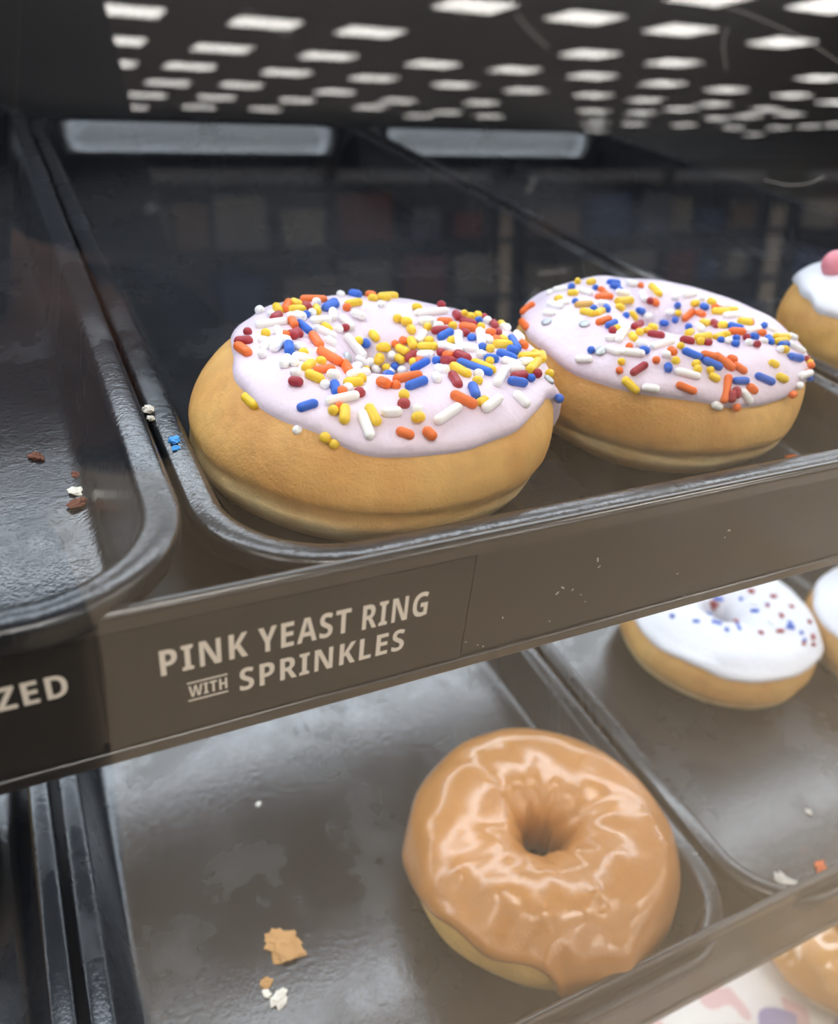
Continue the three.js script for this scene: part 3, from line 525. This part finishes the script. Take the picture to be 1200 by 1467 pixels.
// bottom shelf: glazed doughnut on printed paper
{
  const Y = LEVELS[2].y;
  const printTex = texture(256, (u, v) => { const a = tnoise(u, v, 5, 71), b = tnoise(u, v, 7, 73); return a > 0.62 ? [0.6, 0.57, 0.72] : b > 0.72 ? [0.85, 0.7, 0.7] : [0.9, 0.88, 0.86]; }, true, 1 / 0.09);
  const paper = box(0.18, 0.62, Y - 0.0024, Y - 0.0014, -0.40, -0.062); 
  const uv = paper.attributes.uv, ps = paper.attributes.position; for (let i = 0; i < uv.count; i++) uv.setXY(i, ps.getX(i), ps.getZ(i));
  single('liner_paper', paper, std({ map: printTex, roughness: 0.7 }), 'white liner paper with a purple print on the bottom shelf', 'paper');
  doughnut({ name: 'glazed_doughnut', label: 'shiny glazed brown doughnut on the printed paper', pos: [0.368, Y + 0.016, -0.108], R: 0.046, a: 0.02, b: 0.0175, lump: 0.02, seed: 23, taper: 0.004, crease: 0.0008, creaseY: -0.3, edge: -0.1, wave: 0.2, ripple: 0.0012, mat: M.glaze, gold: [0.6, 0.33, 0.1] });
}
// ---------------------------------------------------------------- crumbs
function crumb(px, py, Y, size, mat, label, flat = 0.5, ar = 1.4) {
  const p = onLevel(px, py, Y + size * flat * 0.45), g = new THREE.IcosahedronGeometry(size / 2, size > 0.004 ? 5 : 3), a = g.attributes.position;
  const o = rnd() * 50;
  for (let i = 0; i < a.count; i++) { const v = new THREE.Vector3().fromBufferAttribute(a, i), k = 1 + 0.5 * noise3(v.x / size * 4 + o + 10, v.y / size * 4 + 10, v.z / size * 4 + 10) + 0.2 * noise3(v.x / size * 11 + o + 30, v.y / size * 11 + 30, v.z / size * 11 + 30); a.setXYZ(i, v.x * k * ar, v.y * k * flat, v.z * k); }
  g.computeVertexNormals();
  const m = single('crumb', g, mat, label, 'crumb', 'crumbs on the trays'); m.position.copy(p); m.rotation.y = rnd() * 6; return m;
}
const LT = -0.0925 - DEPTH;
crumb(52, 654, LT, 0.0027, M.crumb, 'brown crumb on the empty tray, furthest from the white flake');
crumb(108, 680, LT, 0.0018, M.crumb, 'small brown crumb behind the white flake on the empty tray');
crumb(109, 703, LT, 0.0030, M.pale, 'white icing flake between brown crumbs on the empty tray', 0.4, 1.2);
crumb(111, 721, LT, 0.0033, M.crumb, 'largest brown crumb, before the white flake on the empty tray');
crumb(154, 771, LT, 0.0012, M.tan, 'tiny tan crumb at the wall of the empty tray');
crumb(212, 586, -0.1008, 0.0030, M.pale, 'white sugar flake on the rim between two trays', 0.6, 1);
crumb(216, 599, -0.1008, 0.0018, M.pale, 'tiny white sugar flake on the rim between two trays', 0.6, 1);
crumb(249, 630, -0.1008, 0.0026, M.blueBit, 'bright blue sugar flake on the pink doughnut tray rim', 0.5, 1.1);
crumb(252, 642, -0.1008, 0.0018, M.blueBit, 'tiny blue sugar flake on the pink doughnut tray rim', 0.5, 1.1);
crumb(1135, 657, UP1, 0.0035, M.spr_o, 'fallen orange sprinkle crumb on the pink doughnut tray');
crumb(405, 1353, LO, 0.0105, M.tan, 'large tan icing crumb on the maple doughnut tray', 0.25, 1.2);
crumb(381, 1408, LO, 0.003, M.tan, 'small tan crumb beside the large one on the maple tray');
crumb(400, 1430, LO, 0.0045, M.pale, 'pale crumb on the maple doughnut tray', 0.4);
crumb(382, 1423, LO, 0.0022, M.pale, 'tiny pale crumb beside the tan crumbs');
crumb(370, 1152, LO, 0.0018, M.pale, 'tiny pale crumb under the PINK YEAST RING label');
crumb(1128, 1267, LO, 0.006, M.pale, 'white crumb on the tray of blue and red sprinkled doughnuts', 0.5, 1.8);
crumb(1175, 1241, LO, 0.004, M.spr_o, 'orange red crumb on the tray of blue and red sprinkled doughnuts', 0.5);
crumb(1158, 1163, LO, 0.002, M.pale, 'tiny pale crumb on the tray of blue and red sprinkled doughnuts', 0.5);

renderer.render(scene, camera);
